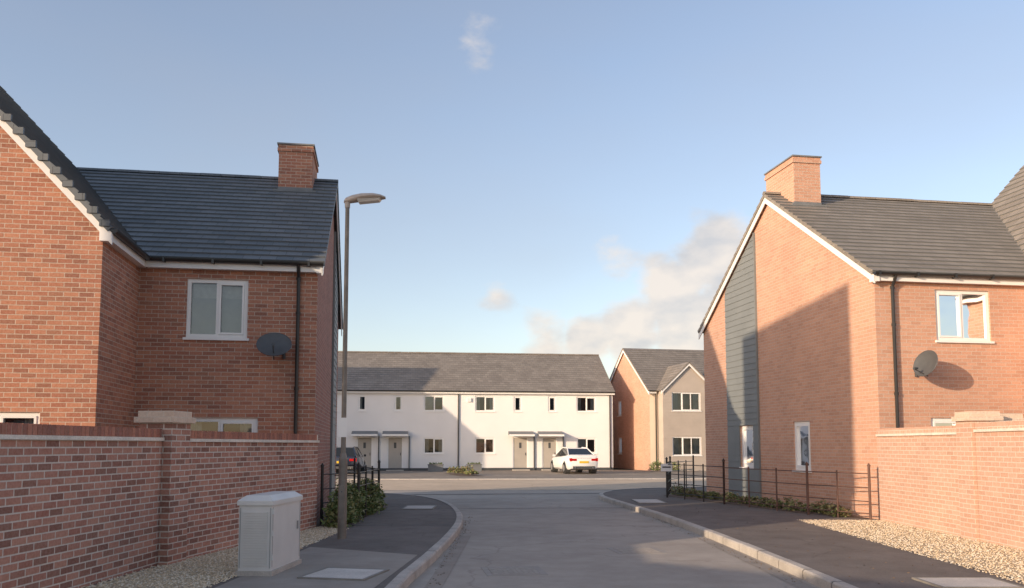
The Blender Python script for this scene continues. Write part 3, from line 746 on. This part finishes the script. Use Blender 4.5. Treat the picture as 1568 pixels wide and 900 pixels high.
# ------------------------------------------------------------------ street lamp
root=empty('street_lamp',(-2.72,13.75,.1)); root.scale=(.95,.95,.945); p=M()
p.cyl((0,0,-.05),(0,0,1.35),.075,.072,LAMPM,20); p.cyl((0,0,1.35),(0,0,1.45),.072,.045,LAMPM,20); p.cyl((0,0,1.45),(0,0,5.72),.043,.036,LAMPM,16)
p.box(-.045,.045,-.082,-.06,.35,.9,LAMPM); p.cyl((0,-.083,.8),(0,-.075,.8),.012,.012,DGREY,8)
p.cyl((0,0,5.72),(0,0,5.86),.045,.05,LAMPH,16)
p.box(-.075,.065,-.062,-.056,1.72,2.05,WHITE); p.cyl((0,0,1.8),(0,0,1.82),.05,.05,DGREY,14); p.cyl((0,0,1.95),(0,0,1.97),.05,.05,DGREY,14)
p.build('pole',root,smooth=True)
hd=M(); rings=[]
for x,wy,z0,z1 in ((-.06,.03,5.80,5.85),(-.03,.055,5.78,5.90),(.08,.085,5.79,5.945),(.25,.125,5.82,5.975),(.45,.135,5.85,5.975),(.58,.11,5.865,5.95),(.66,.05,5.875,5.92)):
    rr=[]
    for k in range(14):
        a=2*math.pi*k/14; zz=(z0+z1)/2+math.sin(a)*(z1-z0)/2*(1 if math.sin(a)>0 else .8); rr.append(Vector((x,math.cos(a)*wy,zz)))
    rings.append(rr)
hd.loft(rings,LAMPH); hd.build('head',root,smooth=True)
ln=M(); ln.hexa([(.2,-.08,5.80),(.55,-.08,5.835),(.55,.08,5.835),(.2,.08,5.80)],[(.18,-.1,5.86),(.58,-.09,5.88),(.58,.09,5.88),(.18,.1,5.86)],LENS); ln.build('lens',root)

# ------------------------------------------------------------------ cars
def carpaint(name,c):
    m=plain(name,c,.25,.02,2); b=m.node_tree.nodes['Principled BSDF']; b.inputs['Coat Weight'].default_value=.8; b.inputs['Coat Roughness'].default_value=.05; return m
RED=plain('tail_light_red',(.45,.01,.01),.2,.05,3); YEL=plain('plate_yellow',(.75,.5,.03),.4,.03,3); TYRE=plain('tyre',(.015,.015,.015),.8,.1,5); RIM=plain('alloy',(.45,.45,.46),.3,.1,5,metal=.8)
CGL=plain('car_glass',(.02,.025,.03),.06,.05,2)
def car(name, loc, rot, paint, hatch=False):
    root=empty(name,loc,rot); b=M(); G=M(); X=M()
    if hatch: st=[(-1.98,.42,.80,.66),(-1.92,.30,.95,.78),(-1.7,.24,1.0,.84),(-1.1,.22,.99,.86),(0,.22,.95,.86),(1.0,.22,.92,.86),(1.5,.24,.86,.84),(1.85,.3,.74,.78),(2.0,.4,.6,.62)]
    else: st=[(-2.32,.42,.86,.68),(-2.26,.30,1.0,.80),(-2.0,.24,1.05,.86),(-1.3,.22,1.0,.9),(0,.22,.95,.9),(1.0,.22,.92,.9),(1.6,.24,.84,.88),(2.1,.3,.70,.80),(2.3,.4,.55,.64)]
    rings=[]
    for y,zb,zt,w in st:
        h=zt-zb; half=[(w*.88,zb),(w*.98,zb+.12*h),(w,zb+.35*h),(w,zb+.55*h),(w*.985,zb+.7*h),(w*.95,zt-.06*h),(w*.86,zt),(w*.4,zt+.02)]
        rings.append([Vector((x,y,z)) for x,z in half]+[Vector((-x,y,z)) for x,z in half[::-1]])
    b.loft(rings,paint)
    if hatch: gb=[(-1.85,.97),(-1.45,1.44),(-1.2,1.48),(.1,1.47),(.35,1.43),(1.15,.93)]
    else: gb=[(-1.85,1.0),(-1.0,1.38),(-.75,1.42),(.05,1.44),(.35,1.40),(1.2,.93)]
    wb,wt=.80 if not hatch else .77,.58
    def gp(i,off=0):
        y,z=gb[i]; base=.95; k=(z-base)/.48; k=max(0,min(1,k)); return y,z,(wb+(wt-wb)*k)+off
    L=len(gb)
    for i in range(L-1):
        y0,z0,w0=gp(i);y1,z1,w1=gp(i+1)
        mat=CGL if i in (0,L-2) else paint
        G.poly([(-w0*.96,y0,z0),(w0*.96,y0,z0),(w1*.96,y1,z1),(-w1*.96,y1,z1)],mat)
    for sd in (-1,1):
        base=[(sd*wb,gb[0][0],gb[0][1]-.03),(sd*wb,gb[-1][0],gb[-1][1]-.02)]
        pts=[(sd*gp(i)[2]*.96,gp(i)[0],gp(i)[1]) for i in range(L)]
        G.poly([base[0]]+pts+[base[1]],CGL)
        for i in (0,1,2,3,4):
            X.cyl(Vector(pts[i]),Vector(pts[i+1]),.035,.035,paint,6)
        X.cyl((sd*wb*.99,gb[0][0]+ (1.75 if not hatch else 1.6),.96),(sd*wt*.98,gb[2][0]+.75,1.42),.022,.022,DGREY,6)
        for wy in ((-1.4,1.42) if not hatch else (-1.25,1.3)):
            X.cyl((sd*(.895 if not hatch else .855),wy,.34),(sd*.6,wy,.34),.37,.37,DGREY,20)
            X.cyl((sd*(.91 if not hatch else .87),wy,.32),(sd*.68,wy,.32),.32,.32,TYRE,20)
            X.cyl((sd*(.918 if not hatch else .878),wy,.32),(sd*.7,wy,.32),.2,.2,RIM,10)
        X.box(sd*.93-.06,sd*.93+.06,.75,.87,.93,1.05,paint)
    yr=st[0][0]
    for sd in (-1,1):
        xs=sorted((sd*.42,sd*.70)); X.box(xs[0],xs[1],yr-.012,yr+.15,.72,.84,RED)
        xs=sorted((sd*.66,sd*.80)); X.box(xs[0],xs[1],yr+.0,yr+.2,.70,.87,RED)
        X.cyl((sd*.5,yr-.02,.34),(sd*.5,yr+.1,.34),.035,.035,RIM,8)
    X.box(-.26,.26,yr-.02,yr+.0,.60,.71,YEL); X.box(-.62,.62,yr-.0,yr+.12,.30,.44,DGREY)
    X.box(-.4,.4,yr+.0,yr+.05,.855,.875,DGREY)
    b.build('body',root,smooth=True); G.build('glasshouse',root); X.build('wheels_lights_trim',root)
car('parked_car',(3.5,49.0,.01),R(11),carpaint('white_car_paint',(.80,.80,.79)))
car('parked_car',(-9.35,48.3,.01),R(3),carpaint('navy_car_paint',(.012,.017,.035)),True)

# ------------------------------------------------------------------ light, sky, camera
Lh=Vector((.78,.625,0)).normalized(); EL=12.2
dirv=Vector((Lh.x*math.cos(R(EL)),Lh.y*math.cos(R(EL)),-math.sin(R(EL))))
sd=bpy.data.lights.new('sun','SUN'); sd.energy=5.0; sd.angle=R(.5); sd.color=(1,.77,.54)
so=bpy.data.objects.new('sun',sd); scene.collection.objects.link(so); so.rotation_euler=dirv.to_track_quat('-Z','Y').to_euler(); so.location=(-30,-30,30)

wd=bpy.data.worlds.new("World"); scene.world=wd; wd.use_nodes=True; nt=wd.node_tree; nt.nodes.clear()
out=N(nt,'ShaderNodeOutputWorld'); sky=N(nt,'ShaderNodeTexSky'); sky.sky_type='NISHITA'; sky.sun_disc=False
sky.sun_elevation=R(EL); sky.sun_rotation=math.atan2(-Lh.x,-Lh.y)%(2*math.pi); sky.air_density=1.0; sky.dust_density=1.3; sky.ozone_density=1.4
hs=N(nt,'ShaderNodeHueSaturation'); hs.inputs['Saturation'].default_value=.93; nt.links.new(sky.outputs[0],hs.inputs['Color'])
skc=mixc(nt,1.0,hs.outputs[0],(1.06,.97,.98),'MULTIPLY')
bg=N(nt,'ShaderNodeBackground'); bg.inputs['Strength'].default_value=.27; nt.links.new(skc,bg.inputs[0])
tc=N(nt,'ShaderNodeTexCoord'); nrm=N(nt,'ShaderNodeVectorMath',operation='NORMALIZE'); nt.links.new(tc.outputs['Generated'],nrm.inputs[0]); D_=nrm.outputs[0]
def blob(az,el,r,wt):
    a,e=R(az),R(el); pnt=(math.sin(a)*math.cos(e),math.cos(a)*math.cos(e),math.sin(e))
    ds=N(nt,'ShaderNodeVectorMath',operation='DISTANCE'); ds.inputs[1].default_value=pnt; nt.links.new(D_,ds.inputs[0])
    mr=N(nt,'ShaderNodeMapRange'); mr.interpolation_type='SMOOTHSTEP'; mr.inputs[1].default_value=0; mr.inputs[2].default_value=r; mr.inputs[3].default_value=wt; mr.inputs[4].default_value=0
    nt.links.new(ds.outputs['Value'],mr.inputs[0]); return mr.outputs[0]
acc=None
for bb in ((13.6,12.2,.085,1.25),(11.3,9.8,.09,1.2),(8.2,7.6,.085,1.15),(5.2,7.0,.07,1.05),(12.8,7.5,.13,1.35),(16,9,.13,1.35),(-1,10,.045,.66),(-2,26.5,.07,.54),(7.4,12.4,.06,.56),(2.6,7.2,.07,.8),(12.5,15,.05,.6)):
    o_=blob(*bb)
    if acc is None: acc=o_
    else:
        mx=N(nt,'ShaderNodeMath',operation='MAXIMUM'); nt.links.new(acc,mx.inputs[0]); nt.links.new(o_,mx.inputs[1]); acc=mx.outputs[0]
mp=N(nt,'ShaderNodeMapping'); mp.inputs['Scale'].default_value=(1,1,1.7); nt.links.new(D_,mp.inputs['Vector'])
nz=noise(nt,mp.outputs[0],13,8,.55)
s1=N(nt,'ShaderNodeMath',operation='MULTIPLY_ADD'); s1.inputs[1].default_value=1.7; s1.inputs[2].default_value=-.85; nt.links.new(nz,s1.inputs[0])
s2=N(nt,'ShaderNodeMath',operation='ADD'); nt.links.new(s1.outputs[0],s2.inputs[0]); nt.links.new(acc,s2.inputs[1])
fac=N(nt,'ShaderNodeMapRange'); fac.interpolation_type='SMOOTHSTEP'; fac.inputs[1].default_value=.36; fac.inputs[2].default_value=.92; fac.inputs[3].default_value=0; fac.inputs[4].default_value=.85
nt.links.new(s2.outputs[0],fac.inputs[0])
cb=N(nt,'ShaderNodeBackground'); cb.inputs['Strength'].default_value=1
nz2=noise(nt,mp.outputs[0],16,6,.5); cc=ramp(nt,nz2,.36,.6,(.66,.64,.64),(.95,.84,.74)); nt.links.new(cc,cb.inputs[0])
vl=N(nt,'ShaderNodeBackground'); vl.inputs[0].default_value=(.50,.48,.49,1); vl.inputs['Strength'].default_value=1
mpv=N(nt,'ShaderNodeMapping'); mpv.inputs['Scale'].default_value=(1,1,2.4); mpv.inputs['Rotation'].default_value=(0,.5,.3); nt.links.new(D_,mpv.inputs['Vector'])
nv=noise(nt,mpv.outputs[0],1.6,5,.5); vf=ramp(nt,nv,.38,.75,(.04,.04,.04),(.28,.28,.28))
mv=N(nt,'ShaderNodeMixShader'); nt.links.new(vf,mv.inputs[0]); nt.links.new(bg.outputs[0],mv.inputs[1]); nt.links.new(vl.outputs[0],mv.inputs[2])
ms=N(nt,'ShaderNodeMixShader'); nt.links.new(fac.outputs[0],ms.inputs[0]); nt.links.new(mv.outputs[0],ms.inputs[1]); nt.links.new(cb.outputs[0],ms.inputs[2]); nt.links.new(ms.outputs[0],out.inputs[0])

cam=bpy.data.cameras.new('camera'); co=bpy.data.objects.new('camera',cam); scene.collection.objects.link(co); scene.camera=co
co.location=(0,0,1.6); co.rotation_euler=(R(94.97),0,0); cam.sensor_width=36; cam.lens=29.85; cam.shift_y=.0753; cam.clip_end=3000; cam.clip_start=.05
scene.view_settings.view_transform='Standard'; scene.view_settings.look='None'; scene.view_settings.exposure=0
